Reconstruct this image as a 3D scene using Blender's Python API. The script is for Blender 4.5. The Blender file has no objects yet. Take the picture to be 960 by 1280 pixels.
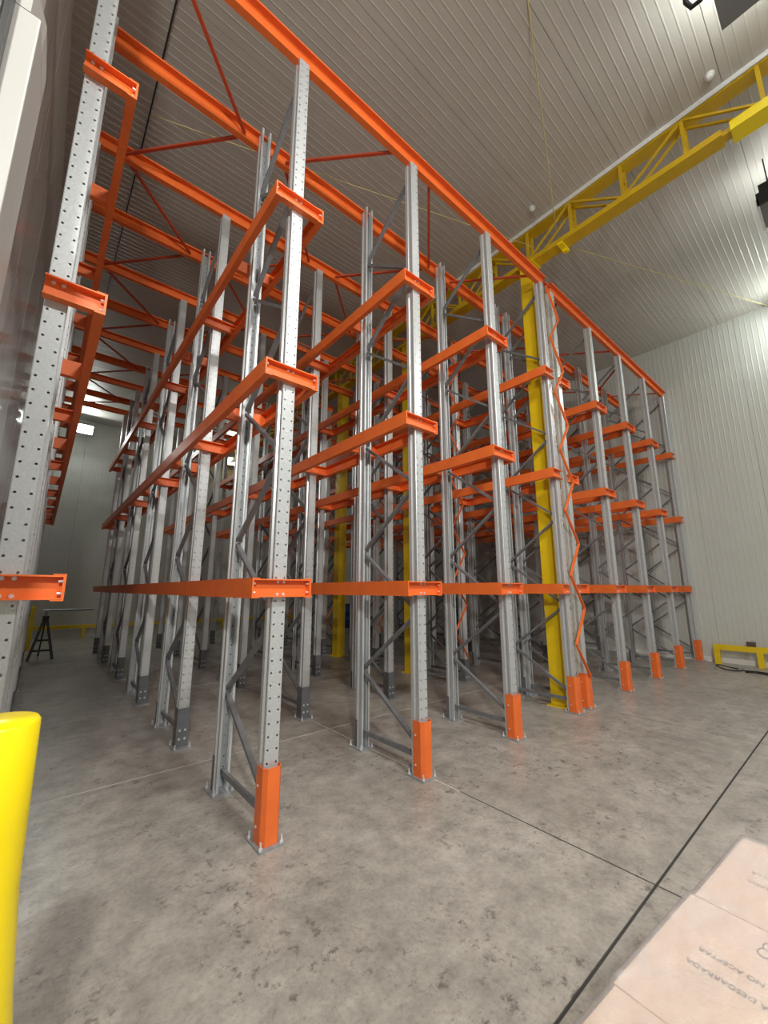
import bpy, bmesh, math, random
from mathutils import Vector, Matrix, noise as mnoise
random.seed(7)
S = bpy.context.scene
COL = S.collection
R = math.radians

# ------------------------------------------------------------------ camera
cam_d = bpy.data.cameras.new('camera')
cam = bpy.data.objects.new('camera', cam_d); COL.objects.link(cam)
cam.location = (0, 0, 1.55)
cam.rotation_euler = (R(90 + 10.888), 0, -R(40.144))
cam_d.sensor_fit = 'VERTICAL'; cam_d.sensor_height = 36.0
cam_d.lens = 503.68 / 1280 * 36.0
cam_d.clip_start = 0.02; cam_d.clip_end = 200
S.camera = cam

# ------------------------------------------------------------------ world / exposure
w = bpy.data.worlds.new('world'); S.world = w; w.use_nodes = True
w.node_tree.nodes['Background'].inputs[0].default_value = (0.9, 0.95, 1.0, 1)
w.node_tree.nodes['Background'].inputs[1].default_value = 0.005
S.view_settings.view_transform = 'Standard'
S.view_settings.look = 'None'
S.view_settings.gamma = 1.0
S.view_settings.use_curve_mapping = False
S.view_settings.exposure = 0.0

LIGHTS = [  # name, location, aim point, size x, size y, watts, colour
    ('aisle_light',      (1.9, -1.7, 7.10), (1.8, -0.9, 0), 1.3, 0.4, 325, (1.0, 0.97, 0.90)),
    ('aisle_light',      (7.6, -2.6, 7.25), (7.6, -1.4, 0), 1.3, 0.4, 95, (1.0, 0.98, 0.93)),
    ('door_floodlight',  (-1.2, -2.6, 5.0), (1.2, 3.0, 1.8), 0.35, 0.25, 250, (1.0, 0.97, 0.90)),
    ('corner_floodlight', (11.0, -0.15, 7.25), (9.2, 0.9, 4.0), 0.5, 0.3, 80, (0.92, 1.0, 0.94)),
    ('rear_floodlight',  (0.55, 17.0, 7.1), (0.9, 11.0, 4.0), 0.5, 0.3, 60, (0.93, 1.0, 0.94)),
    ('rear_floodlight',  (5.74, 17.0, 7.0), (5.7, 11.0, 4.0), 0.5, 0.3, 40, (0.93, 1.0, 0.94)),
]
def area(loc, aim, sx, sy, watts, col, name):
    if name.startswith('corner'):                # domed lens: throws light all round
        l = bpy.data.lights.new(name, 'POINT'); l.shadow_soft_size = 0.13
    else:
        l = bpy.data.lights.new(name, 'AREA'); l.shape = 'RECTANGLE'; l.size = sx; l.size_y = sy
    l.energy = watts; l.color = col
    o = bpy.data.objects.new(name, l); COL.objects.link(o)
    d = (Vector(aim) - Vector(loc)).normalized()
    o.rotation_euler = d.to_track_quat('-Z', 'Y').to_euler()
    o.location = Vector(loc) + d * (0.24 if name.startswith('corner') else 0.09)
    return o, d
LAMPS = []
for (nm, loc, aim, sx, sy, wt, col) in LIGHTS:
    o, d = area(loc, aim, sx, sy, wt, col, nm + '_beam')
    LAMPS.append((nm, loc, d, sx, sy, col, o))

# ------------------------------------------------------------------ materials
def mat(name, col, rough=0.5, metal=0.0, spec=0.5):
    m = bpy.data.materials.new(name); m.use_nodes = True
    b = m.node_tree.nodes['Principled BSDF']
    b.inputs['Base Color'].default_value = (*col, 1)
    b.inputs['Roughness'].default_value = rough
    b.inputs['Metallic'].default_value = metal
    b.inputs['Specular IOR Level'].default_value = spec
    return m
def N(m, t, **kw):
    n = m.node_tree.nodes.new(t)
    for k, v in kw.items():
        if k in n.inputs.keys() if isinstance(k, str) else False: n.inputs[k].default_value = v
        else: setattr(n, k, v)
    return n
def L(m, a, b): m.node_tree.links.new(a, b)
def pos(m, scale=(1, 1, 1), local=False):
    if local: src = N(m, 'ShaderNodeTexCoord').outputs['Object']
    else: src = N(m, 'ShaderNodeNewGeometry').outputs['Position']
    mp = N(m, 'ShaderNodeMapping'); mp.inputs['Scale'].default_value = scale
    L(m, src, mp.inputs['Vector']); return mp.outputs['Vector']
def noise(m, vec, scale, detail=4, rough=0.6):
    n = N(m, 'ShaderNodeTexNoise'); n.inputs['Scale'].default_value = scale
    n.inputs['Detail'].default_value = detail; n.inputs['Roughness'].default_value = rough
    L(m, vec, n.inputs['Vector']); return n.outputs['Fac']
def ramp(m, fac, stops):
    r = N(m, 'ShaderNodeValToRGB'); e = r.color_ramp.elements
    while len(e) < len(stops): e.new(0.5)
    for i, (p, c) in enumerate(stops):
        e[i].position = p; e[i].color = (*c, 1) if len(c) == 3 else c
    L(m, fac, r.inputs['Fac']); return r.outputs['Color']
def mixc(m, fac, a, b, mode='MIX'):
    x = N(m, 'ShaderNodeMix'); x.data_type = 'RGBA'; x.blend_type = mode
    if isinstance(fac, (int, float)): x.inputs[0].default_value = fac
    else: L(m, fac, x.inputs[0])
    for s, v in ((6, a), (7, b)):
        if isinstance(v, tuple): x.inputs[s].default_value = (*v, 1)
        else: L(m, v, x.inputs[s])
    return x.outputs[2]
def bsdf(m): return m.node_tree.nodes['Principled BSDF']
def bump(m, h, strength, dist=0.01):
    b = N(m, 'ShaderNodeBump'); b.inputs['Strength'].default_value = strength
    b.inputs['Distance'].default_value = dist
    L(m, h, b.inputs['Height']); L(m, b.outputs['Normal'], bsdf(m).inputs['Normal'])
def mottled(name, a, b, scale, rough, metal=0.0, spec=0.5, local=True, detail=4, vs=(1, 1, 1)):
    m = mat(name, a, rough, metal, spec)
    f = noise(m, pos(m, vs, local), scale, detail)
    L(m, ramp(m, f, [(0.35, a), (0.65, b)]), bsdf(m).inputs['Base Color'])
    return m
M = {}
M['galv'] = mottled('galvanised_steel', (0.58, 0.61, 0.635), (0.66, 0.69, 0.715), 70, 0.38, 0.5)
M['orange'] = mottled('orange_paint', (0.80, 0.155, 0.030), (0.88, 0.178, 0.034), 6, 0.42)
M['red'] = mottled('red_oxide_paint', (0.50, 0.060, 0.020), (0.58, 0.075, 0.024), 6, 0.45)
M['brace'] = mottled('charcoal_brace_paint', (0.17, 0.18, 0.195), (0.21, 0.22, 0.235), 12, 0.4, 0.2)
M['sleeve'] = mottled('charcoal_sleeve_paint', (0.11, 0.12, 0.135), (0.15, 0.155, 0.17), 12, 0.5)
M['plate'] = mottled('base_plate_steel', (0.30, 0.32, 0.35), (0.40, 0.42, 0.45), 20, 0.45, 0.4)
M['bolt'] = mat('zinc_bolt', (0.75, 0.76, 0.77), 0.35, 0.5)
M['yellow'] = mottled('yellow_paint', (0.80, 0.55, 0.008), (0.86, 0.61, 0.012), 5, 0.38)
M['truss'] = mottled('shaded_yellow_paint', (0.60, 0.385, 0.006), (0.66, 0.43, 0.010), 5, 0.42)  # truss yellow darkened, shade under the ceiling is in the colour
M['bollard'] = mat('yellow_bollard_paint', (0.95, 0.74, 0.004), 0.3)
M['ceiling'] = mottled('ceiling_panel_paint', (0.50, 0.48, 0.44), (0.54, 0.515, 0.475), 0.6, 0.38, local=False)
M['wall'] = mottled('wall_panel_paint', (0.58, 0.59, 0.56), (0.62, 0.63, 0.60), 0.5, 0.35, local=False)
M['white'] = mat('white_trim_paint', (0.42, 0.412, 0.40), 0.45)
M['flash'] = mat('white_flashing', (0.82, 0.82, 0.80), 0.45)
M['black'] = mat('black_paint', (0.018, 0.018, 0.02), 0.45)
M['dark'] = mat('dark_rubber', (0.02, 0.02, 0.022), 0.6)
M['housing'] = mat('grey_lamp_housing', (0.20, 0.20, 0.205), 0.5)
M['silver'] = mat('brushed_aluminium', (0.72, 0.72, 0.72), 0.25, 0.9)
M['cord'] = mat('yellowed_cord', (0.55, 0.47, 0.20), 0.8)
M['pvc'] = mat('white_plastic', (0.78, 0.78, 0.76), 0.4)
M['blue'] = mat('blue_plastic', (0.02, 0.05, 0.22), 0.4)
M['ink'] = mat('black_print', (0.05, 0.04, 0.04), 0.7)
M['brown'] = mat('brown_box', (0.10, 0.055, 0.05), 0.6)
M['carton'] = mottled('carton_board', (0.66, 0.48, 0.33), (0.72, 0.53, 0.38), 3, 0.75)
M['tape'] = mat('brown_tape', (0.55, 0.38, 0.24), 0.35)
M['wood'] = mottled('pallet_wood', (0.42, 0.29, 0.17), (0.52, 0.38, 0.24), 8, 0.8, vs=(1, 8, 8))
M['fill_dark'] = mat('dark_joint_sealant', (0.035, 0.033, 0.032), 0.8)
M['fill_light'] = mat('dusty_joint_sealant', (0.62, 0.60, 0.57), 0.8)

m = mat('left_wall_panel', (0.62, 0.62, 0.60), 0.14, 0.0, 0.6)          # glossy coated steel panel
f = noise(m, pos(m, (1, 6, 0.1)), 2.0, 4)  # upright streaks in the colour imitate reflections on the panels
L(m, ramp(m, f, [(0.3, (0.68, 0.68, 0.66)), (0.7, (0.78, 0.78, 0.76))]), bsdf(m).inputs['Base Color'])
M['leftwall'] = m

m = mat('concrete', (0.4, 0.38, 0.35), 0.35)                          # polished slab: cloudy tone, speckle, tyre scuffs, scratches
P = pos(m)
big = ramp(m, noise(m, P, 0.9, 6, 0.65), [(0.30, (0.30, 0.282, 0.255)), (0.50, (0.375, 0.352, 0.32)), (0.72, (0.47, 0.445, 0.41))])
med = ramp(m, noise(m, P, 5.5, 8, 0.72), [(0.34, (0.68, 0.68, 0.68)), (0.62, (1.10, 1.09, 1.08))])
c = mixc(m, 1.0, big, med, 'MULTIPLY')
fine = ramp(m, noise(m, P, 42, 3, 0.7), [(0.30, (0.80, 0.80, 0.80)), (0.55, (1, 1, 1))])
c = mixc(m, 1.0, c, fine, 'MULTIPLY')
gate = ramp(m, noise(m, P, 1.3, 3), [(0.43, (0, 0, 0)), (0.55, (1, 1, 1))])
sc1 = ramp(m, noise(m, P, 13, 9, 0.80), [(0.54, (0, 0, 0)), (0.62, (1, 1, 1))])
scf = mixc(m, 1.0, gate, sc1, 'MULTIPLY')
rgb = N(m, 'ShaderNodeRGBToBW'); L(m, scf, rgb.inputs[0])
mul = N(m, 'ShaderNodeMath', operation='MULTIPLY'); L(m, rgb.outputs[0], mul.inputs[0]); mul.inputs[1].default_value = 0.85
c = mixc(m, mul.outputs[0], c, (0.09, 0.08, 0.072))
# fine pale scratches
vo = N(m, 'ShaderNodeTexVoronoi'); vo.feature = 'DISTANCE_TO_EDGE'; vo.inputs['Scale'].default_value = 2.4
mp = pos(m, (1.0, 0.35, 1)); L(m, mp, vo.inputs['Vector'])
crk = ramp(m, vo.outputs['Distance'], [(0.0, (1, 1, 1)), (0.006, (0, 0, 0))])
bw = N(m, 'ShaderNodeRGBToBW'); L(m, crk, bw.inputs[0])
gm = N(m, 'ShaderNodeMath', operation='MULTIPLY'); L(m, bw.outputs[0], gm.inputs[0])
g2 = N(m, 'ShaderNodeRGBToBW'); L(m, ramp(m, noise(m, P, 3.1, 3), [(0.55, (0, 0, 0)), (0.66, (0.35, 0.35, 0.35))]), g2.inputs[0])
L(m, g2.outputs[0], gm.inputs[1])
c = mixc(m, gm.outputs[0], c, (0.12, 0.11, 0.10))
L(m, c, bsdf(m).inputs['Base Color'])
L(m, ramp(m, noise(m, P, 3.0, 6, 0.7), [(0.3, (0.26, 0.26, 0.26)), (0.7, (0.46, 0.46, 0.46))]), bsdf(m).inputs['Roughness'])
bump(m, noise(m, P, 30, 4), 0.05, 0.004)
M['concrete'] = m

def emis(name, col, s):
    m = mat(name, (0.9, 0.9, 0.9), 0.4); b = bsdf(m)
    b.inputs['Emission Color'].default_value = (*col, 1); b.inputs['Emission Strength'].default_value = s
    return m
M['lens'] = emis('lit_lamp_lens', (0.95, 1.0, 0.96), 14.0)

# clear stretch film: mostly see-through, glossy where it creases
m = bpy.data.materials.new('stretch_film'); m.use_nodes = True
nt = m.node_tree; nt.nodes.remove(nt.nodes['Principled BSDF']); out = nt.nodes['Material Output']
tr = N(m, 'ShaderNodeBsdfTransparent'); tr.inputs[0].default_value = (0.97, 0.97, 0.985, 1)
gl = N(m, 'ShaderNodeBsdfGlossy'); gl.inputs[0].default_value = (1, 1, 1, 1); gl.inputs['Roughness'].default_value = 0.07
df = N(m, 'ShaderNodeBsdfDiffuse'); df.inputs[0].default_value = (0.86, 0.83, 0.86, 1)
P = pos(m, (2.2, 0.8, 1)); P2 = pos(m)
h1 = noise(m, P, 22, 7, 0.7)
bp = N(m, 'ShaderNodeBump'); bp.inputs['Strength'].default_value = 0.9; bp.inputs['Distance'].default_value = 0.016
L(m, h1, bp.inputs['Height']); L(m, bp.outputs[0], gl.inputs['Normal']); L(m, bp.outputs[0], df.inputs['Normal'])
s1 = N(m, 'ShaderNodeMixShader'); s1.inputs[0].default_value = 0.30; L(m, tr.outputs[0], s1.inputs[1]); L(m, df.outputs[0], s1.inputs[2])
hz = ramp(m, noise(m, P2, 5, 4), [(0.35, (0.15, 0.15, 0.15)), (0.7, (0.36, 0.36, 0.36))]); L(m, hz, s1.inputs[0])
s2 = N(m, 'ShaderNodeMixShader'); s2.inputs[0].default_value = 0.30; L(m, s1.outputs[0], s2.inputs[1]); L(m, gl.outputs[0], s2.inputs[2])
L(m, s2.outputs[0], out.inputs['Surface'])
M['film'] = m

# ------------------------------------------------------------------ mesh helpers
class MB:
    def __init__(s): s.v = []; s.f = []; s.mi = []
    def quad(s, pts, mi=0):
        i = len(s.v); s.v += [tuple(p) for p in pts]; s.f.append(tuple(range(i, i + len(pts)))); s.mi.append(mi)
    def box(s, x0, x1, y0, y1, z0, z1, mi=0):
        i = len(s.v)
        s.v += [(x, y, z) for z in (z0, z1) for y in (y0, y1) for x in (x0, x1)]
        for f in ((0, 2, 3, 1), (4, 5, 7, 6), (0, 1, 5, 4), (2, 6, 7, 3), (0, 4, 6, 2), (1, 3, 7, 5)):
            s.f.append(tuple(i + k for k in f)); s.mi.append(mi)
        return s
    def bar(s, a, b, w, h, mi=0, up=(0, 0, 1)):
        a = Vector(a); b = Vector(b); d = (b - a).normalized(); up = Vector(up)
        if abs(d.dot(up)) > 0.98: up = Vector((1, 0, 0))
        r = d.cross(up).normalized(); u = r.cross(d)
        i = len(s.v)
        for p in (a, b):
            for (x, y) in ((-1, -1), (1, -1), (1, 1), (-1, 1)):
                s.v.append(tuple(p + r * (x * w / 2) + u * (y * h / 2)))
        for f in ((3, 2, 1, 0), (4, 5, 6, 7), (0, 1, 5, 4), (1, 2, 6, 5), (2, 3, 7, 6), (3, 0, 4, 7)):
            s.f.append(tuple(i + k for k in f)); s.mi.append(mi)
        return s
    def prism(s, prof, a, b, axis='x', mi=0, cap=True):
        """closed profile (two coords) pushed along an axis; axis x -> profile is (y,z), y -> (x,z), z -> (x,y)"""
        i = len(s.v); n = len(prof)
        for t in (a, b):
            for (p, q) in prof:
                s.v.append({'x': (t, p, q), 'y': (p, t, q), 'z': (p, q, t)}[axis])
        for k in range(n):
            k2 = (k + 1) % n; s.f.append((i + k, i + k2, i + n + k2, i + n + k)); s.mi.append(mi)
        if cap:
            s.f.append(tuple(i + k for k in reversed(range(n)))); s.mi.append(mi)
            s.f.append(tuple(i + n + k for k in range(n))); s.mi.append(mi)
        return s
    def tube(s, pts, r, n=8, mi=0, radii=None):
        i0 = len(s.v); pts = [Vector(p) for p in pts]; ref = None
        for k, p in enumerate(pts):
            d = (pts[min(k + 1, len(pts) - 1)] - pts[max(k - 1, 0)]).normalized()
            if ref is None: ref = Vector((0, 0, 1)) if abs(d.z) < 0.9 else Vector((1, 0, 0))
            a = d.cross(ref).normalized(); b = a.cross(d); ref = b
            rr = radii[k] if radii else r
            for j in range(n):
                t = 2 * math.pi * j / n; s.v.append(tuple(p + (a * math.cos(t) + b * math.sin(t)) * rr))
        for k in range(len(pts) - 1):
            for j in range(n):
                j2 = (j + 1) % n
                s.f.append((i0 + k * n + j, i0 + k * n + j2, i0 + (k + 1) * n + j2, i0 + (k + 1) * n + j)); s.mi.append(mi)
        s.f.append(tuple(i0 + j for j in reversed(range(n)))); s.mi.append(mi)
        e = i0 + (len(pts) - 1) * n; s.f.append(tuple(e + j for j in range(n))); s.mi.append(mi)
        return s
    def mesh(s, name, mats, smooth=False, fix=True):
        me = bpy.data.meshes.new(name); me.from_pydata(s.v, [], s.f)
        for x in (mats if isinstance(mats, (list, tuple)) else [mats]): me.materials.append(M[x])
        me.polygons.foreach_set('material_index', s.mi)
        if fix:
            bm = bmesh.new(); bm.from_mesh(me)
            bmesh.ops.recalc_face_normals(bm, faces=bm.faces); bm.to_mesh(me); bm.free()
        if smooth:
            me.polygons.foreach_set('use_smooth', [True] * len(me.polygons))
        me.update(); return me
def link(name, me, parent=None, loc=(0, 0, 0), rz=0, kind=None):
    o = bpy.data.objects.new(name, me); COL.objects.link(o); o.location = loc
    if rz: o.rotation_euler = (0, 0, rz)
    if parent: o.parent = parent
    if kind: o['kind'] = kind
    return o
def tag(o, label, cat, group=None):
    o['label'] = label; o['category'] = cat
    if group: o['group'] = group
    return o
def thing(name, label, cat, loc=(0, 0, 0), rz=0, group=None):
    return tag(link(name, None, None, loc, rz), label, cat, group)
def bevel(o, w=0.004, seg=2):
    b = o.modifiers.new('bevel', 'BEVEL'); b.width = w; b.segments = seg; b.limit_method = 'ANGLE'; return o

# ------------------------------------------------------------------ room dimensions
XL, XR, YF, YB, ZC, ZL = -0.46, 11.52, -6.0, 17.35, 7.70, 7.53   # ZL: ceiling left of the truss
XJ = -0.235; YJ0, YJ1 = 1.60, 1.93                # the door jamb / partition at the left
XFL = -4.0

# floor: slabs with recessed joints
floor = link('floor', MB().box(XFL - .1, XR + .1, YF - .1, YB + .1, -0.14, -0.10).mesh('floor_base', 'concrete'), kind='structure')
xc = [XFL, -0.42, 2.715, 5.86, 9.0, XR]; yc = [YF, -2.2, 0.965, 4.18, 7.35, 10.5, 13.7, YB]
J = 0.006
for a, b in zip(xc, xc[1:]):
    for c0, d0 in zip(yc, yc[1:]):
        if b <= -0.4 and c0 > 1.6: continue
        link('slab', MB().box(a + J * (a > XFL), b - J * (b < XR), c0 + J * 1.2 * (c0 > YF), d0 - J * 1.2 * (d0 < YB), -0.10, 0).mesh('slab', 'concrete'), floor)
for y in yc[1:-1]:
    link('joint_filler', MB().box(XL if y > 1.6 else XFL, XR, y - J * 1.3, y + J * 1.3, -0.10, -0.004 if y < 2 else -0.0015).mesh('joint_filler', 'fill_dark' if y < 2 else 'fill_light'), floor)
for x in xc[1:-1]:
    for y0, y1, mt in ((YF, 2.3, 'fill_dark'), (2.3, YB, 'fill_light')):
        if x < 0 and y1 > 3: continue
        link('joint_filler', MB().box(x - J * 1.1, x + J * 1.1, y0, y1, -0.10, -0.003 if y1 < 3 else -0.0015).mesh('joint_filler', mt), floor)

# profiled sandwich panel: ribs every 95 mm, twelve to a panel, standing towards local -z
RIB, PW = 0.095, 1.14
def panel_mesh(length, mt, n=12, th=0.05, h=0.0028):
    prof = [(0, 0.012), (0.005, 0)]
    for k in range(n):
        a = k * RIB
        if k and h: prof += [(a - 0.011, 0), (a - 0.004, -h), (a + 0.004, -h), (a + 0.011, 0)]
    prof += [(n * RIB - 0.005, 0), (n * RIB, 0.012), (n * RIB, th), (0, th)]
    return MB().prism(prof, 0, length, 'x').mesh('panel', mt)
XT = 5.57
ceiling = link('ceiling', MB().box(XFL - .1, XR + .1, YF - .1, YB + .1, ZC + 0.05, ZC + 0.12).mesh('ceiling_backing', 'ceiling'), kind='structure')
pmL = panel_mesh(XT - XFL, 'ceiling'); pmR = panel_mesh(XR + 0.05 - XT, 'ceiling')
ny0 = math.floor((YF - 2.55) / PW); ny1 = math.ceil((YB - 2.55) / PW)
for k in range(ny0, ny1):
    y = 2.55 + k * PW
    link('panel', pmL, ceiling, (XFL, y, ZL)); link('panel', pmR, ceiling, (XT, y, ZC))

def wall(name, mt, length_pts, vert, place, kind='structure'):
    pass
wm = panel_mesh(ZC + 0.04, 'wall', h=0.0035)
# right wall: panels stand upright, ribs facing -X
wall_right = link('wall_right', MB().box(XR + 0.05, XR + 0.12, YF - .1, YB + .1, 0, ZC + 0.05).mesh('wall_backing', 'wall'), kind='structure')
for k in range(ny0, ny1):
    o = link('panel', wm, wall_right); y = 2.30 + k * PW
    # local x -> +Z, local y -> +Y, local z -> +X  (det check keeps it right-handed by mirroring y)
    o.matrix_local = Matrix(((0, 0, 1, XR), (0, -1, 0, y + PW), (1, 0, 0, 0), (0, 0, 0, 1)))
wall_back = link('wall_back', MB().box(XL - .1, XR + .1, YB + 0.05, YB + 0.12, 0, ZC + 0.05).mesh('wall_backing', 'wall'), kind='structure')
for k in range(0, 11):
    o = link('panel', wm, wall_back); x = XL + k * PW
    o.matrix_local = Matrix(((0, 1, 0, x), (0, 0, 1, YB), (1, 0, 0, 0), (0, 0, 0, 1)))
wlm = panel_mesh(ZC + 0.04, 'leftwall', h=0)
wall_left = link('wall_left', MB().box(XL - 0.12, XL - 0.05, YJ1, YB + .1, 0, ZC + 0.05).mesh('wall_backing', 'leftwall'), kind='structure')
for k in range(0, 14):
    o = link('panel', wlm, wall_left); y = YJ1 + k * PW
    o.matrix_local = Matrix(((0, 0, -1, XL), (0, 1, 0, y), (1, 0, 0, 0), (0, 0, 0, 1)))
# space behind and beside the camera
link('wall_front', MB().box(XFL - .1, XR + .1, YF - .12, YF, 0, ZC + .05).mesh('wall_front', 'wall'), kind='structure')
link('wall_side', MB().box(XFL - .12, XFL, YF - .1, YJ1, 0, ZC + .05).mesh('wall_side', 'wall'), kind='structure')
# partition that ends in the white door jamb
link('wall_partition', MB().box(XFL, XJ - 0.075, YJ0 + .03, YJ0 + 0.20, 0, ZC + .03).mesh('wall_partition', 'wall'), kind='structure')
jb = link('trim_1', MB().prism([(XJ - 0.62, YJ0), (XJ, YJ0), (XJ, YJ1), (XJ - 0.62, YJ1)], 0, 3.53, 'z').mesh('jamb', 'white'), kind='structure')
bevel(jb, 0.006)
link('jamb_cap', MB().prism([(XJ - 0.62, YJ0), (XJ - 0.03, YJ0), (XJ, YJ0 + 0.12), (XJ, YJ1), (XJ - 0.62, YJ1)], 3.53, 3.66, 'z').mesh('jamb_cap', 'white'), jb)
link('upper_jamb', MB().box(XJ - 0.105, XJ - 0.045, YJ0 + 0.01, YJ1 - 0.02, 3.66, ZC).mesh('upper_jamb', 'white'), jb)
tb = MB().tube([(XJ - 0.115, YJ0 - 0.06, 0.0), (XJ - 0.115, YJ0 - 0.06, ZC)], 0.028, 16)
tag(link('door_track', tb.mesh('door_track', 'silver', True)), 'polished metal door track tube beside the white door jamb', 'door track')
tag(link('shade_strip', MB().box(XJ - 0.083, XJ - 0.068, YJ0 - 0.05, YJ0 - 0.005, 0, ZC).mesh('shade_strip', 'black')), 'black strip standing for the shaded gap beside the white jamb', 'gap shade')  # black strip put in for the shade of the gap

# trims
link('trim_2', MB().box(XR - 0.03, XR, YF, YB, 0, 0.10).mesh('plinth_right', 'flash'), kind='structure')
link('trim_3', MB().box(XT - 0.030, XT - 0.012, YF, YB, ZL - 0.065, ZL + 0.04).mesh('truss_flashing', 'flash'), kind='structure')

# ------------------------------------------------------------------ rack
X1, SP, GAP, Y0, D, PER = 1.279, 1.394, 0.333, 2.637, 0.922, 2.024
ZT = 6.29
LV = (1.56, 3.15, 4.705)
LINES = [X1 - SP, X1, X1 + SP, X1 + 2 * SP, X1 + 3 * SP] + [X1 + 3 * SP + GAP + k * SP for k in range(5)]
NL = len(LINES); NF = 5; YEND = 12.56
ORD = ['first', 'second', 'third', 'fourth', 'fifth', 'sixth', 'seventh', 'eighth', 'ninth', 'tenth', 'eleventh', 'twelfth']
SIDES = {0: (1,), 4: (-1,), 5: (1,), 9: (-1,)}
AW = 0.212                                        # arm half length
AH = 0.132; AA = 0.119                            # rail height; the arm nests inside the rail's channel

def post_mesh(h, closed=False):
    """galvanised perforated post: 100 mm face at y=0 looking towards -y, sigma sides, open back"""
    b = MB(); hw = 0.050; pitch = 0.078; hx = 0.031; cw = 0.016; r = 0.0068
    n = int((h - 0.02) / pitch); z0 = (h - n * pitch) / 2
    def strip(xa, xb): b.quad([(xa, 0, 0), (xb, 0, 0), (xb, 0, h), (xa, 0, h)])
    strip(-hw + 0.004, -hx - cw / 2 - 0.0); strip(-hx + cw / 2, hx - cw / 2); strip(hx + cw / 2, hw - 0.004)
    for cx in (-hx, hx):
        b.quad([(cx - cw / 2, 0, 0), (cx + cw / 2, 0, 0), (cx + cw / 2, 0, z0), (cx - cw / 2, 0, z0)])
        b.quad([(cx - cw / 2, 0, h - z0), (cx + cw / 2, 0, h - z0), (cx + cw / 2, 0, h), (cx - cw / 2, 0, h)])
        for k in range(n):
            a, e = z0 + k * pitch, z0 + (k + 1) * pitch; mz = (a + e) / 2
            oc = [(cx + cw / 2, mz), (cx + cw / 2, e), (cx, e), (cx - cw / 2, e), (cx - cw / 2, mz), (cx - cw / 2, a), (cx, a), (cx + cw / 2, a)]
            ic = [(cx + r * math.cos(t * math.pi / 4), mz + r * math.sin(t * math.pi / 4)) for t in range(8)]
            for t in range(8):
                t2 = (t + 1) % 8
                b.quad([(oc[t][0], 0, oc[t][1]), (oc[t2][0], 0, oc[t2][1]), (ic[t2][0], 0, ic[t2][1]), (ic[t][0], 0, ic[t][1])])
    side = [(hw - 0.004, 0), (hw, 0.004), (hw, 0.028), (hw - 0.016, 0.036), (hw - 0.016, 0.060), (hw, 0.068), (hw, 0.104), (hw - 0.020, 0.104), (hw - 0.020, 0.097)]
    for sg in (-1, 1):
        for (p, q) in zip(side, side[1:]):
            b.quad([(sg * p[0], p[1], 0), (sg * q[0], q[1], 0), (sg * q[0], q[1], h), (sg * p[0], p[1], h)])
    if closed:                                   # backing strip added behind the face to keep the holes dark
        b.quad([(-hw + 0.004, 0.026, 0), (hw - 0.004, 0.026, 0), (hw - 0.004, 0.026, h), (-hw + 0.004, 0.026, h)])
    return b.mesh('post', 'galv', fix=False)
ME = {}
ME['post_low'] = post_mesh(ZT - 0.012, True); ME['post_high'] = post_mesh(ZT + 0.075)
def plate_mesh():
    b = MB().box(-0.085, 0.085, -0.07, 0.14, 0, 0.012)
    return b.mesh('base_plate', 'plate')
ME['anchor'] = MB().tube([(0, 0, 0.012), (0, 0, 0.022), (0, 0, 0.0221), (0, 0, 0.052)], 0.01, 6, radii=[0.013, 0.013, 0.007, 0.007]).mesh('anchor_bolt', 'bolt')
def anchors(p):
    for x in (-0.068, 0.068):
        for y in (-0.05, 0.12): link('anchor_bolt', ME['anchor'], p, (x, y, 0))
ME['plate'] = plate_mesh()
def guard_mesh():
    o = [(-0.062, 0.075), (-0.062, -0.016), (-0.040, -0.046), (0.040, -0.046), (0.062, -0.016), (0.062, 0.075)]
    i = [(-0.057, 0.075), (-0.057, -0.012), (-0.037, -0.041), (0.037, -0.041), (0.057, -0.012), (0.057, 0.075)]
    b = MB().prism(o + i[::-1], 0.013, 0.445, 'z')
    for s in (-1, 1):
        for z in (0.10, 0.33): b.tube([(s * 0.060, 0.045, z), (s * 0.068, 0.045, z)], 0.009, 8, 1)
    return b.mesh('post_guard', ['orange', 'bolt'])
ME['guard'] = guard_mesh()
def sleeve_mesh(h, bolts=True, dp=0.108):
    o = [(-0.0555, dp), (-0.0555, -0.005), (0.0555, -0.005), (0.0555, dp)]
    i = [(-0.0515, dp), (-0.0515, -0.001), (0.0515, -0.001), (0.0515, dp)]
    b = MB().prism(o + i[::-1], 0.013, h, 'z')
    if bolts:
        for x in (-0.026, 0.026):
            for z in (0.085, 0.165): b.tube([(x, -0.004, z), (x, -0.013, z)], 0.011, 8, 1)
    return b.mesh('base_sleeve', ['sleeve', 'bolt'])
ME['sleeve'] = sleeve_mesh(0.37); ME['foot'] = sleeve_mesh(0.26, True, 0.035)
def channel(w, h, t, y0=0):
    """C section in (y,z): web at y0, flanges running to y0-w"""
    return [(y0, -h / 2), (y0, h / 2), (y0 - w, h / 2), (y0 - w, h / 2 - t * 1.6), (y0 - w + t, h / 2 - t * 1.6), (y0 - w + t, h / 2 - t), (y0 - t, h / 2 - t), (y0 - t, -h / 2 + t), (y0 - w + t, -h / 2 + t), (y0 - w + t, -h / 2 + t * 1.6), (y0 - w, -h / 2 + t * 1.6), (y0 - w, -h / 2)]
def arm_mesh(a, b_):
    b = MB().prism(channel(0.050, AA, 0.005, -0.001), a, b_, 'x')
    for e, s in ((a, 1), (b_, -1)):
        if abs(e) > 0.1:
            b.box(min(e, e + s * 0.006), max(e, e + s * 0.006), -0.051, -0.006, -AA / 2 + 0.005, AA / 2 - 0.005)
    return b.mesh('support_arm', 'orange')
ME['bolt_y'] = MB().tube([(0, 0, 0), (0, -0.008, 0)], 0.0105, 8).mesh('bolt', 'bolt')
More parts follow.
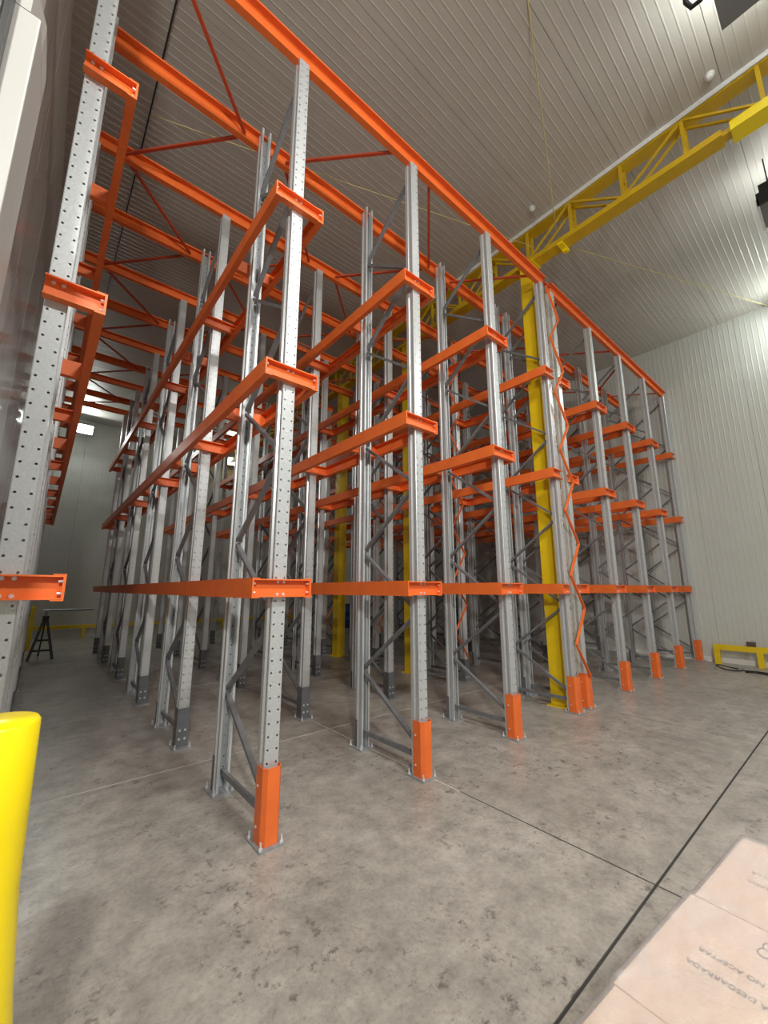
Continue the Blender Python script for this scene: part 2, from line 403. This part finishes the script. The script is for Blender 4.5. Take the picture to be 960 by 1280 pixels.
ME['bolt_x'] = MB().tube([(-0.009, 0, 0), (0.009, 0, 0)], 0.007, 6).mesh('bolt', 'bolt')
def arm_bolts(a, i):
    for x in (-0.022, 0.022):
        for z in (-0.042, 0.042): link('bolt', ME['bolt_y'], a, (x, -0.006, z))
    for s in SIDES.get(i, (-1, 1)):
        for z in (-0.030, 0.030): link('bolt', ME['bolt_x'], a, (s * (AW - 0.015), -0.028, z))
ME['arm'] = arm_mesh(-AW, AW); ME['arm+'] = arm_mesh(-0.06, AW); ME['arm-'] = arm_mesh(-AW, 0.06)
def arm_for(i, flip=False):
    s = SIDES.get(i)
    if s is None: return ME['arm']
    return ME['arm+'] if (s[0] > 0) != flip else ME['arm-']
ZN = [0.22] + [0.74 + 0.603 * k for k in range(10)]        # lacing nodes, alternating front / rear
def brace_c(a, b_):
    """channel-section lacing bar"""
    a = Vector(a); b_ = Vector(b_); mb = MB()
    mb.bar(a, b_, 0.026, 0.040, up=(1, 0, 0)); return mb.mesh('diagonal_brace', 'brace')
ME['diag'] = []
for k in range(len(ZN) - 1):
    ya, yb = (0.075, D - 0.075) if k % 2 == 0 else (D - 0.075, 0.075)
    ME['diag'].append(brace_c((0, ya, ZN[k] + 0.02), (0, yb, ZN[k + 1] - 0.02)))
ME['horiz'] = MB().bar((0, 0.07, 0.15), (0, D - 0.07, 0.15), 0.026, 0.040).mesh('horizontal_brace', 'brace')

def frame(i, k):
    x, y = LINES[i], Y0 + k * PER
    where = 'frontmost' if k == 0 else ORD[k] + ' from the front'
    t = thing('rack_ladder_upright', f'galvanised upright frame, {where}, in the {ORD[i]} rack line from the left', 'rack upright', (x, y, 0), 0, 'upright frames of the drive-in rack')
    link('post', ME['post_low'], t, (0, 0, 0.012)); link('post', ME['post_high'], t, (0, D, 0.012), math.pi)
    pl = link('base_plate', ME['plate'], t); pr = link('base_plate', ME['plate'], t, (0, D, 0), math.pi)
    if k == 0 or (k == 1 and i < 3): anchors(pl); anchors(pr)
    if k == 0:
        g = link('post_guard', ME['guard'], t); g['label'] = 'orange steel post guard'
    else:
        link('base_sleeve', ME['sleeve'], t)
    link('base_sleeve', ME['foot'], t, (0, D, 0), math.pi)
    link('horizontal_brace', ME['horiz'], t)
    for d in ME['diag']: link('diagonal_brace', d, t)
    for z in LV:
        a = link('support_arm', arm_for(i), t, (0, 0, z)); link('support_arm', arm_for(i, True), t, (0, D, z), math.pi)
        if k == 0: arm_bolts(a, i)
    return t
for k in range(NF):
    for i in range(NL): frame(i, k)
for i in range(NL):
    t = thing('upright_post', f'single galvanised post at the rear end of the {ORD[i]} rack line from the left', 'rack post', (LINES[i], YEND, 0), 0, 'rear end posts of the rack')
    link('post', ME['post_low'], t, (0, 0, 0.012)); link('base_plate', ME['plate'], t); link('base_sleeve', ME['sleeve'], t)
    for z in LV: link('support_arm', arm_for(i), t, (0, 0, z))

# pallet rails: C channels along the lanes, web outwards
def rail_mesh(side):
    # profile (x,z), web at x=0 (outer face), flanges towards the post line
    w_, t = 0.052, 0.005; s = -side
    pr = [(0, -AH / 2), (0, AH / 2), (s * w_, AH / 2), (s * w_, AH / 2 - t), (s * t, AH / 2 - t), (s * t, -AH / 2 + t), (s * w_, -AH / 2 + t), (s * w_, -AH / 2)]
    return MB().prism(pr, Y0 - 0.052, YEND + 0.10, 'y').mesh('pallet_rail', 'orange')
RM = {s: rail_mesh(s) for s in (-1, 1)}
LN = ('lower', 'middle', 'upper')
for i in range(NL):
    for s in SIDES.get(i, (-1, 1)):
        for z, ln in zip(LV, LN):
            tag(link('pallet_rail', RM[s], None, (LINES[i] + s * (AW + 0.0055), 0, z)),
                f'orange pallet rail, {ln} level, {"right" if s > 0 else "left"} side of the {ORD[i]} rack line from the left', 'pallet rail', 'pallet rails along the lanes')

# top beams: Z sections across the lanes, one at every row of posts
ROWS = []
for k in range(NF): ROWS += [(Y0 + k * PER, 0), (Y0 + k * PER + D, 1)]
ROWS.append((YEND, 0))
def beam_mesh(xa, xb):
    h, w_, t = 0.115, 0.062, 0.005
    pr = [(-w_, h), (t, h), (t, t), (w_, t), (w_, 0), (0, 0), (0, h - t), (-w_ + t, h - t), (-w_ + t, h - 0.018), (-w_, h - 0.018)]
    b = MB().prism(pr, xa, xb, 'x')
    return b.mesh('top_beam', 'orange')
BM = [('left', beam_mesh(LINES[0] - 0.10, LINES[4] + 0.09)), ('right', beam_mesh(LINES[5] - 0.09, LINES[9] + 0.08))]
for r, (y, rear) in enumerate(ROWS):
    for side, me in BM:
        rn = 'frontmost row' if r == 0 else (ORD[r] + ' row from the front')
        tag(link('top_beam', me, None, (0, y + (0.012 if rear else 0.02), ZT + (-0.045 if rear else 0.0))),
            f'orange top beam across the {side} rack block, {rn}', 'beam', 'top beams tying the rack lines')
tag(link('beam_tie', MB().box(LINES[4] + 0.08, LINES[5] - 0.08, Y0 - 0.02, Y0 + 0.03, ZT + 0.03, ZT + 0.06).mesh('beam_tie', 'red')), 'thin red tie bar joining the two front top beams', 'tie bar')

# plan bracing between the top beams
for ln in range(9):
    if ln == 4: continue
    xa, xb = LINES[ln] + 0.27, LINES[ln + 1] - 0.20
    lane = ORD[ln if ln < 4 else ln - 1]
    for r in range(len(ROWS) - 1):
        left_first = ((ln if ln < 4 else ln - 1) + r) % 2 == 0
        p, q = (xa, xb) if left_first else (xb, xa)
        za = ZT + (-0.02 if ROWS[r][1] else 0.03); zb = ZT + (-0.02 if ROWS[r + 1][1] else 0.03)
        b = MB().bar((p, ROWS[r][0] + 0.03, za), (q, ROWS[r + 1][0] - 0.005, zb), 0.030, 0.022)
        tag(link('roof_brace', b.mesh('roof_brace', 'red')), f'thin red roof brace in the {lane} lane between the {ORD[r]} and {ORD[r+1]} top beams', 'brace', 'roof braces between the top beams')

# zigzag spacers between the doubled fourth and fifth-line posts
for r, (y, rear) in enumerate(ROWS[:9]):
    if r not in (0, 2, 4, 6, 8): continue
    t = thing('zigzag_spacer', f'orange zigzag spacer between the doubled posts, {ORD[r] if r else "frontmost"} post row', 'spacer', (LINES[4], y, 0), 0, 'zigzag spacers between the doubled rack lines')
    z = 0.40; n = 0
    xl, xr = -0.01, GAP - 0.02; yl = -0.066
    while z < 6.0:
        a = (xr if n % 2 == 0 else xl); b_ = (xl if n % 2 == 0 else xr)
        link('strut', MB().bar((a, yl, z), (b_, yl, z + 0.445), 0.012, 0.034, up=(0, 1, 0)).mesh('strut', 'orange'), t)
        z += 0.445; n += 1

# ------------------------------------------------------------------ yellow columns and truss
CS = 0.105
COLS = (2.93, 5.86, 8.40)
XC = 5.655
for k, y in enumerate(COLS):
    t = thing('steel_column', ['yellow steel column standing beside the doubled front posts', 'yellow steel column in the middle of the rack, second from the front', 'yellow steel column deep in the rack, third from the front'][k], 'column', (XC, y, 0), 0, 'yellow columns carrying the roof truss')
    b = MB()
    b.box(-CS, CS, -CS, -CS + 0.014, 0.015, 6.84); b.box(-CS, CS, CS - 0.014, CS, 0.015, 6.84); b.box(-0.008, 0.008, -CS + 0.014, CS - 0.014, 0.015, 6.84)
    b.box(-CS, -CS + 0.012, -CS + 0.014, CS - 0.014, 0.015, 6.84)
    link('shaft', b.mesh('shaft', 'yellow'), t)
    link('base_plate', MB().box(-0.15, 0.13, -0.15, 0.15, 0, 0.015).mesh('base_plate', 'yellow'), t)
    link('cap_plate', MB().box(-0.14, 0.14, -0.14, 0.14, 6.84, 6.86).mesh('cap_plate', 'yellow'), t)
t = thing('roof_truss', 'yellow lattice roof truss running under the ceiling on the columns', 'truss', (XC, 0, 0))
yt0, yt1 = -3.4, 16.9
TZ0, TZ1 = 6.86, 7.60
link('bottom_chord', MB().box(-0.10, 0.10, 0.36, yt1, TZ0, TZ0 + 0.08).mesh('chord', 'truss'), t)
sp = link('bottom_chord', MB().box(-0.115, 0.115, yt0, 0.28, TZ0 - 0.03, TZ0 + 0.09).mesh('chord', 'bollard'), t); sp['label'] = 'chord length with lamplight painted as brighter yellow'  # lamplit end of the chord, its brightness put into the paint
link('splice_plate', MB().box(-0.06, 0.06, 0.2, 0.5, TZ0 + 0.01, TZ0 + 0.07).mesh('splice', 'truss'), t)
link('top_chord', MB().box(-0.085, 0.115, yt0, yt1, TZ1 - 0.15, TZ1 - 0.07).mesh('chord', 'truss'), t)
ys = [2.88 + 0.725 * k for k in range(-8, 20)]
for j, y in enumerate(ys[:-1]):
    for x in (-0.075, 0.075):
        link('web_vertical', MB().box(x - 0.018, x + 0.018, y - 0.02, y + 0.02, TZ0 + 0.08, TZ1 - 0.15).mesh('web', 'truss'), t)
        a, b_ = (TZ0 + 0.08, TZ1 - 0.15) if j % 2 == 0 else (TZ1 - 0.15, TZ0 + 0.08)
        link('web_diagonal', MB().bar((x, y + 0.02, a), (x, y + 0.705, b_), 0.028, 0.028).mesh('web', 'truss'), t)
    link('web_spacer', MB().box(-0.06, 0.06, y - 0.012, y + 0.012, TZ0 + 0.36, TZ0 + 0.385).mesh('web', 'truss'), t)

# ------------------------------------------------------------------ lamps
for (nm, loc, d, sx, sy, col, lo) in LAMPS:
    far = nm == 'rear_floodlight'
    lab = {('aisle_light', 1.9): 'long white ceiling lamp above the aisle behind the camera, left one',
           ('aisle_light', 7.6): 'long white ceiling lamp above the aisle behind the camera, right one',
           ('door_floodlight', -1.2): 'grey floodlight hanging from the ceiling beside the doorway behind the camera',
           ('corner_floodlight', 11.0): 'lit floodlight high in the corner of the right wall and ceiling',
           ('rear_floodlight', 0.55): 'lit floodlight high on the back wall at the end of the first lane',
           ('rear_floodlight', 5.74): 'lit floodlight high on the back wall seen between the rack posts'}[(nm, loc[0])]
    t = tag(link(nm, None, None, loc), lab, 'lamp')
    t.rotation_euler = d.to_track_quat('-Z', 'Y').to_euler()
    link('lamp_housing', MB().box(-sx / 2 - .03, sx / 2 + .03, -sy / 2 - .03, sy / 2 + .03, -0.06, 0.06).mesh('lamp_housing', 'housing'), t)
    if nm == 'corner_floodlight': link('lamp_lens', MB().tube([(0, 0, -0.06), (0, 0, -0.08), (0, 0, -0.095), (0, 0, -0.10)], 0.1, 20, radii=[0.13, 0.12, 0.08, 0.02]).mesh('lamp_lens', 'lens', True), t)
    else: link('lamp_lens', MB().box(-sx / 2, sx / 2, -sy / 2, sy / 2, -0.066, -0.06).mesh('lamp_lens', 'lens'), t)
    if nm == 'rear_floodlight': e = Vector((loc[0], YB, loc[2] + 0.1))
    elif nm == 'door_floodlight': e = Vector((loc[0], loc[1], ZL - 0.004))
    elif nm == 'corner_floodlight': e = Vector((XR, loc[1], loc[2] + 0.1))
    else: e = Vector((loc[0], loc[1], ZL if loc[0] < XT else ZC))
    q = t.rotation_euler.to_quaternion().inverted()
    link('bracket', MB().tube([q @ (e - Vector(loc)), (0, 0, 0.05)], 0.02, 8).mesh('bracket', 'black'), t)

# two hanging high-bay units near the truss: housing below, light thrown up on the ceiling
def highbay(loc, label, watts, top):
    t = thing('hanging_lamp', label, 'lamp', loc, 0, 'hanging lamps by the truss')
    h = MB().prism([(-0.30, 0.0), (0.30, 0.0), (0.26, 0.10), (-0.26, 0.10)], -0.42, 0.42, 'y')
    link('lamp_housing', h.mesh('lamp_housing', 'housing'), t)
    link('lamp_lens', MB().box(-0.22, 0.22, -0.36, 0.36, 0.10, 0.108).mesh('lamp_lens', 'lens'), t)
    if top != ZL:
        link('end_plate', MB().box(-0.33, -0.30, -0.40, 0.44, -0.03, 0.16).mesh('end_plate', 'black'), t); link('side_plate', MB().box(-0.33, 0.30, 0.42, 0.45, -0.03, 0.07).mesh('side_plate', 'silver'), t)
        link('driver_box', MB().box(-0.30, -0.12, 0.05, 0.40, 0.16, 0.30).mesh('driver_box', 'black'), t)
    for sx in (-0.2, 0.2):
        for sy in (-0.3, 0.3): link('hanger_rod', MB().tube([(sx, sy, 0.108), (sx, sy, top - loc[2])], 0.008, 6).mesh('hanger_rod', 'black'), t)
    if top == ZL: link('cable_bracket', MB().tube([(-0.16, 0.40, 0.03), (-0.12, 0.50, 0.01), (-0.11, 0.57, 0.03), (-0.16, 0.60, 0.08), (-0.24, 0.57, 0.16), (-0.24, 0.57, top - loc[2])], 0.022, 8).mesh('cable_bracket', 'black', True), t)
    l = bpy.data.lights.new('uplight', 'AREA'); l.shape = 'RECTANGLE'; l.size = 0.44; l.size_y = 0.7; l.energy = watts; l.color = (0.95, 1.0, 0.95)
    o = link('lamp_glow', l, t, (0, 0, 0.125)); o.rotation_euler = (math.pi, 0, 0)
highbay((4.22, -0.27, 7.0), 'grey hanging lamp box throwing light on the ceiling beside the truss', 14, ZL)
highbay((7.50, -0.19, 6.95), 'grey hanging lamp at the right edge beyond the truss', 1.0, ZC)

# ceiling detectors
for k, (x, y) in enumerate(((5.33, 0.35), (5.28, 2.6))):
    t = thing('smoke_detector', ['white round ceiling detector nearest the hanging lamp', 'white round ceiling detector above the front top beam'][k], 'detector', (x, y, ZL), 0, 'ceiling detectors')
    link('base', MB().tube([(0, 0, 0.0), (0, 0, -0.03)], 0.05, 20).mesh('base', 'pvc', True), t)
    link('head', MB().tube([(0, 0, -0.03), (0, 0, -0.05), (0, 0, -0.062)], 0.04, 20, radii=[0.042, 0.036, 0.018]).mesh('head', 'pvc', True), t)

# cords and conduit
def cord(name, pts, r, mt, label, cat='cord', sag=0.0, n=8):
    out = []
    for a, b in zip(pts, pts[1:]):
        a = Vector(a); b = Vector(b)
        for j in range(n):
            t_ = j / n; p = a.lerp(b, t_); p.z -= sag * 4 * t_ * (1 - t_); out.append(p)
    out.append(Vector(pts[-1]))
    return tag(link(name, MB().tube(out, r, 6).mesh(name, mt, True)), label, cat)
cord('rope', [(5.54, 2.37, 6.95), (3.30, 1.474, 7.50), (3.10, 1.394, ZL)], 0.007, 'cord', 'thin pale cord rising from the truss towards the ceiling at the top', n=6)
cord('rope', [(5.6, 2.36, 6.87), (XR, 0.50, 7.62)], 0.007, 'cord', 'thin yellow cord stretched from the truss to the right wall')
cord('rope', [(5.54, 2.66, 6.97), (2.0, 3.72, 6.66), (0.3, 4.2, 6.5)], 0.005, 'cord', 'thin faint yellow cord stretched behind the front top beam', n=6)
cord('conduit', [(0.36, YF, ZL - 0.03), (0.34, 16.9, ZL - 0.03)], 0.009, 'dark', 'dark conduit running along the ceiling above the first lane', 'conduit', n=2)
tag(link('truss_clamp', MB().box(XC - 0.11, XC + 0.15, 2.30, 2.38, TZ0 - 0.035, TZ0 - 0.002).box(XC + 0.03, XC + 0.08, 2.31, 2.37, TZ0 - 0.07, TZ0 - 0.035).mesh('truss_clamp', 'bollard')), 'small bright yellow clamp under the truss where the cords meet', 'clamp')

# ------------------------------------------------------------------ near left bollard
prof = [(0.0, 0.150), (0.45, 0.138), (0.62, 0.118), (0.85, 0.100), (1.00, 0.098), (1.222, 0.095), (1.230, 0.089)]
t = thing('bollard', 'bright yellow rounded bollard beside the white jamb, nearest the camera', 'bollard', (-0.047, 1.44, 0))
link('post', MB().tube([(0, 0, z) for z, _ in prof], 0.1, 40, radii=[r for _, r in prof]).mesh('bollard_post', 'bollard', True), t)
link('foot_plate', MB().box(-0.165, 0.165, -0.13, 0.13, 0, 0.012).mesh('foot_plate', 'bollard'), t)
t.children[0].data.polygons.foreach_set('use_smooth', [len(p.vertices) == 4 for p in t.children[0].data.polygons])

# ------------------------------------------------------------------ far left: trestle, bollard, rail
t = thing('trestle', 'black A-frame trestle standing at the far end of the first lane', 'trestle', (0.22, 12.35, 0))
for s in (-1, 1):
    link('leg', MB().bar((s * 0.215, -0.16, 0), (s * 0.015, 0.0, 0.93), 0.055, 0.045, up=(0, 1, 0)).mesh('leg', 'black'), t)
link('rear_leg', MB().bar((-0.03, 0.62, 0), (0.0, 0.02, 0.90), 0.03, 0.03).mesh('leg', 'black'), t)
link('crossbar', MB().bar((-0.17, -0.125, 0.20), (0.17, -0.125, 0.20), 0.03, 0.04).mesh('crossbar', 'black'), t)
link('crossbar', MB().bar((-0.12, -0.09, 0.42), (0.12, -0.09, 0.42), 0.03, 0.04).mesh('crossbar', 'black'), t)
link('head_block', MB().box(-0.06, 0.06, -0.05, 0.07, 0.86, 0.95).mesh('head', 'black'), t)
link('spigot', MB().tube([(0, 0, 0.95), (0, 0, 1.05)], 0.02, 8).mesh('spigot', 'plate'), t)
tag(link('barrier_pole', MB().tube([(0.15, 12.35, 1.075), (1.10, 12.35, 1.075)], 0.022, 8).mesh('pole', 'plate')), 'thin grey pole resting across the top of the black trestle', 'pole')
t = thing('bollard', 'yellow bollard at the far end of the first lane by the trestle', 'bollard', (-0.06, 14.4, 0))
link('post', MB().tube([(0, 0, 0), (0, 0, 1.08), (0, 0, 1.12)], 0.08, 16, radii=[0.08, 0.08, 0.05]).mesh('post', 'yellow'), t)
link('foot_plate', MB().box(-0.12, 0.12, -0.12, 0.12, 0, 0.012).mesh('foot', 'yellow'), t)
def guard_rail(name, label, a, b, posts, z, axis):
    t = thing(name, label, 'guard rail', a)
    L_ = b
    if axis == 'x': link('rail', MB().box(0, L_, -0.05, 0.05, z - 0.11, z).mesh('rail', 'yellow'), t)
    else: link('rail', MB().box(-0.05, 0.05, -L_, 0, z - 0.11, z).mesh('rail', 'yellow'), t)
    for q in posts:
        if axis == 'x': link('post', MB().box(q - 0.05, q + 0.05, -0.05, 0.05, 0, z - 0.11).mesh('post', 'yellow'), t)
        else: link('post', MB().box(-0.05, 0.05, -q - 0.05, -q + 0.05, 0, z - 0.11).mesh('post', 'yellow'), t)
guard_rail('guard_rail', 'low yellow guard rail along the foot of the back wall', (-0.2, 16.9, 0), 9.5, (0.06, 1.5, 3.0, 4.5, 6.0, 7.5, 9.4), 0.42, 'x')
guard_rail('guard_rail', 'low yellow guard rail along the foot of the right wall', (11.30, 2.36, 0), 3.2, (0.05, 0.74, 1.5, 2.3, 3.1), 0.40, 'y')
# items on the right guard rail, cable on the floor
for k, y in enumerate((1.74, 1.36)):
    t = thing('junction_box', ['small dark junction box on the right guard rail, nearer the rack', 'small dark junction box on the right guard rail at the picture edge'][k], 'box', (11.31, y, 0.40), 0, 'boxes on the right guard rail')
    link('case', MB().box(-0.05, 0.05, -0.07, 0.07, 0, 0.09).mesh('case', 'brown'), t)
    link('lid', MB().box(-0.055, 0.055, -0.075, 0.0, 0.09, 0.105).mesh('lid', 'plate'), t)
pts = []
for j in range(15):
    a = -0.6 + j * 0.40
    pts.append((10.62 + 0.26 * math.cos(a) * 0.7, 2.02 + 0.20 * math.sin(a), 0.012 + 0.05 * max(0, math.sin(a))))
pts += [(10.60, 1.80, 0.012), (10.66, 1.6, 0.012), (10.60, 1.4, 0.012), (10.7, 1.1, 0.012), (10.65, 0.7, 0.012)]
tag(link('cable', MB().tube(pts, 0.012, 6).mesh('cable', 'dark', True)), 'dark cable lying in a loop on the floor near the right guard rail', 'cable')
pts = [(10.42 + 0.08 * math.sin(j * 1.3), 1.75 - j * 0.12, 0.014) for j in range(9)]
tag(link('cable', MB().tube(pts, 0.014, 6).mesh('cable', 'dark', True)), 'dark wavy cable length on the floor beside the looped one', 'cable')
# blue drum far back
t = thing('drum', 'dark blue plastic drum standing far back behind the yellow column', 'drum', (10.1, 14.3, 0))
link('shell', MB().tube([(0, 0, z) for z in (0, .02, .3, .32, .34, .6, .62, .64, .9, .93)], .28, 20, radii=[.26, .28, .28, .295, .28, .28, .295, .28, .28, .26]).mesh('shell', 'blue', True), t)
link('lid', MB().tube([(0, 0, .93), (0, 0, .955)], .24, 20).mesh('lid', 'black'), t)

# ------------------------------------------------------------------ wrapped carton pallet, bottom right
ZB = 0.75
pal = thing('pallet', 'wooden pallet under the film-wrapped cartons', 'pallet', (1.23, -0.08, 0))
for j in range(7): link('deck_board', MB().box(-0.68, 0.68, -0.48 + j * 0.145, -0.48 + j * 0.145 + 0.10, 0.122, 0.144).mesh('board', 'wood'), pal)
for y in (-0.46, 0.0, 0.40): link('stringer', MB().box(-0.68, 0.68, y - 0.04, y + 0.05, 0.022, 0.122).mesh('stringer', 'wood'), pal)
for x in (-0.62, 0, 0.62): link('bottom_board', MB().box(x - 0.06, x + 0.06, -0.50, 0.49, 0, 0.022).mesh('board', 'wood'), pal)
cells = [(1.444, 1.878, 0.390), (1.012, 1.443, 0.397), (0.580, 1.011, 0.392)]
CD = 0.50
names = ('far', 'middle', 'near')
for ci, (xa, xb, ye) in enumerate(cells):
    for rj in range(2):
        for lz in range(2):
            z0 = 0.144 + lz * 0.303; z1 = z0 + 0.300
            ya, yb = (ye - CD, ye) if rj == 0 else (ye - 2 * CD - 0.008, ye - CD - 0.008)
            lay = 'top' if lz else 'bottom'
            lab = f'film-wrapped brown carton, {names[ci]} one of the {lay} layer, {"aisle side" if rj == 0 else "side away from the rack"}'
            t = thing('carton', lab, 'carton', ((xa + xb) / 2, (ya + yb) / 2, z0), 0, 'cartons on the wrapped pallet')
            hx, hy, h = (xb - xa) / 2 - 0.001, (yb - ya) / 2 - 0.001, z1 - z0 - 0.001
            o = link('body', MB().box(-hx, hx, -hy, hy, 0, h).mesh('body', 'carton'), t); bevel(o, 0.001, 1)
            if lz: link('tape', MB().box(-hx * 0.98, hx * 0.98, -0.026, 0.026, h, h + 0.0006).mesh('tape', 'tape'), t)
            if lz and rj == 0 and ci == 1: tcart = t
            if lz and rj == 0 and ci == 0: tcart2 = t
def text(s, size, parent, loc, rz):
    cu = bpy.data.curves.new('print', 'FONT'); cu.body = s; cu.size = size; cu.align_x = 'RIGHT'; cu.extrude = 0.0002
    tmp = bpy.data.objects.new('print', cu); COL.objects.link(tmp)
    dg = bpy.context.evaluated_depsgraph_get(); me = bpy.data.meshes.new_from_object(tmp.evaluated_get(dg))
    bpy.data.objects.remove(tmp); me.materials.clear(); me.materials.append(M['ink'])
    o = link('printed_text', me, parent); o.matrix_parent_inverse = Matrix()
    o.location = Vector(loc) - parent.location; o.rotation_euler = (0, 0, rz); o['label'] = 'black printed lettering'
    return o
ZP = ZB - 0.003
zt = 0.144 + 0.303 + 0.300 + 0.0006
text('CINTA DESGARRADA', 0.0185, tcart, (1.205, 0.328, zt), R(90)); text('FAVOR DE NO ACEPTAR', 0.0185, tcart, (1.262, 0.322, zt), R(90))
text('CINTA DESGARRADA', 0.0185, tcart2, (1.635, 0.322, zt), R(90)); text('FAVOR DE NO ACEPTAR', 0.0185, tcart2, (1.69, 0.325, zt), R(90))
# handling mark beside the lettering: two rounded outlines
def ring_mark(parent, c, rx, ry, gap):
    pts = [(c[0] + rx * math.cos(a), c[1] + ry * math.sin(a), zt) for a in [gap + (2 * math.pi - 2 * gap) * j / 18 for j in range(19)]]
    o = link('printed_mark', MB().tube([Vector(p) - parent.location for p in pts], 0.0012, 4).mesh('printed_mark', 'ink'), parent); o['label'] = 'black printed handling mark'
ring_mark(tcart, (1.385, 0.228), 0.014, 0.010, 0.0); ring_mark(tcart, (1.358, 0.230), 0.016, 0.011, 0.5)
# film shell
nx, ny = 150, 120
fx0, fx1, fy1, fy0 = 0.574, 1.886, 0.472, -0.63
def edge_y(x):
    for (xa, xb, ye) in cells:
        if xa - 0.006 <= x <= xb + 0.006: return ye + 0.007
    return cells[0][2] + 0.007
b = MB(); grid = {}
rnd = random.Random(3)
xs = sorted([fx0 + (fx1 - fx0) * i / nx for i in range(nx + 1)])
for i, x in enumerate(xs):
    e = edge_y(x)
    for j in range(ny + 1):
        tt = j / ny; y = e + (fy0 - e) * tt
        nv = mnoise.noise(Vector((x * 22, y * 60, 0))) + 0.8 * mnoise.noise(Vector((x * 40 + y * 25, y * 34 - x * 20, 3)))
        z = zt + 0.0075 + 0.0022 * max(-1.6, min(1.6, 2.2 * nv)) + 0.0007 * rnd.random()
        if 0 < i < nx and 0 < j: pass
        else: z = zt + 0.001
        grid[i, j] = len(b.v); b.v.append((x, y, z))
for i in range(nx):
    for j in range(ny):
        b.f.append((grid[i, j], grid[i + 1, j], grid[i + 1, j + 1], grid[i, j + 1])); b.mi.append(0)
# sides hang down to the pallet
nz = 14; prev = {}
ring = [grid[i, 0] for i in range(nx + 1)] + [grid[nx, j] for j in range(1, ny + 1)] + [grid[i, ny] for i in range(nx - 1, -1, -1)] + [grid[0, j] for j in range(ny - 1, 0, -1)]
rows = [ring]
cxm, cym = (fx0 + fx1) / 2, (fy0 + 0.43) / 2
for k in range(1, nz + 1):
    row = []
    for idx in ring:
        x, y, z = b.v[idx]; dx = 0.006 * (1 if x > fx1 - 1e-4 else -1 if x < fx0 + 1e-4 else 0); dy = 0.006 * (1 if y > 0.3 else -1 if y < fy0 + 1e-4 else 0)
        wv = 0.6 + 0.8 * rnd.random(); b.v.append((x + dx * wv, y + dy * wv, zt - (zt - 0.12) * k / nz)); row.append(len(b.v) - 1)
    for p in range(len(ring)):
        p2 = (p + 1) % len(ring); b.f.append((rows[-1][p], rows[-1][p2], row[p2], row[p])); b.mi.append(0)
    rows.append(row)
tag(link('stretch_film', b.mesh('stretch_film', 'film', True)), 'clear wrinkled stretch film wrapped around the cartons at bottom right', 'film')

# the whole wrapped load stands slightly askew to the floor joint
TURN = Matrix.Translation((1.878, 0.390, 0)) @ Matrix.Rotation(R(-4.5), 4, 'Z') @ Matrix.Translation((-1.878, -0.390, 0))
for o in [o for o in COL.objects if o.parent is None and o.name.split('.')[0] in ('carton', 'pallet', 'stretch_film')]:
    o.matrix_world = TURN @ Matrix.LocRotScale(o.location, o.rotation_euler, o.scale)
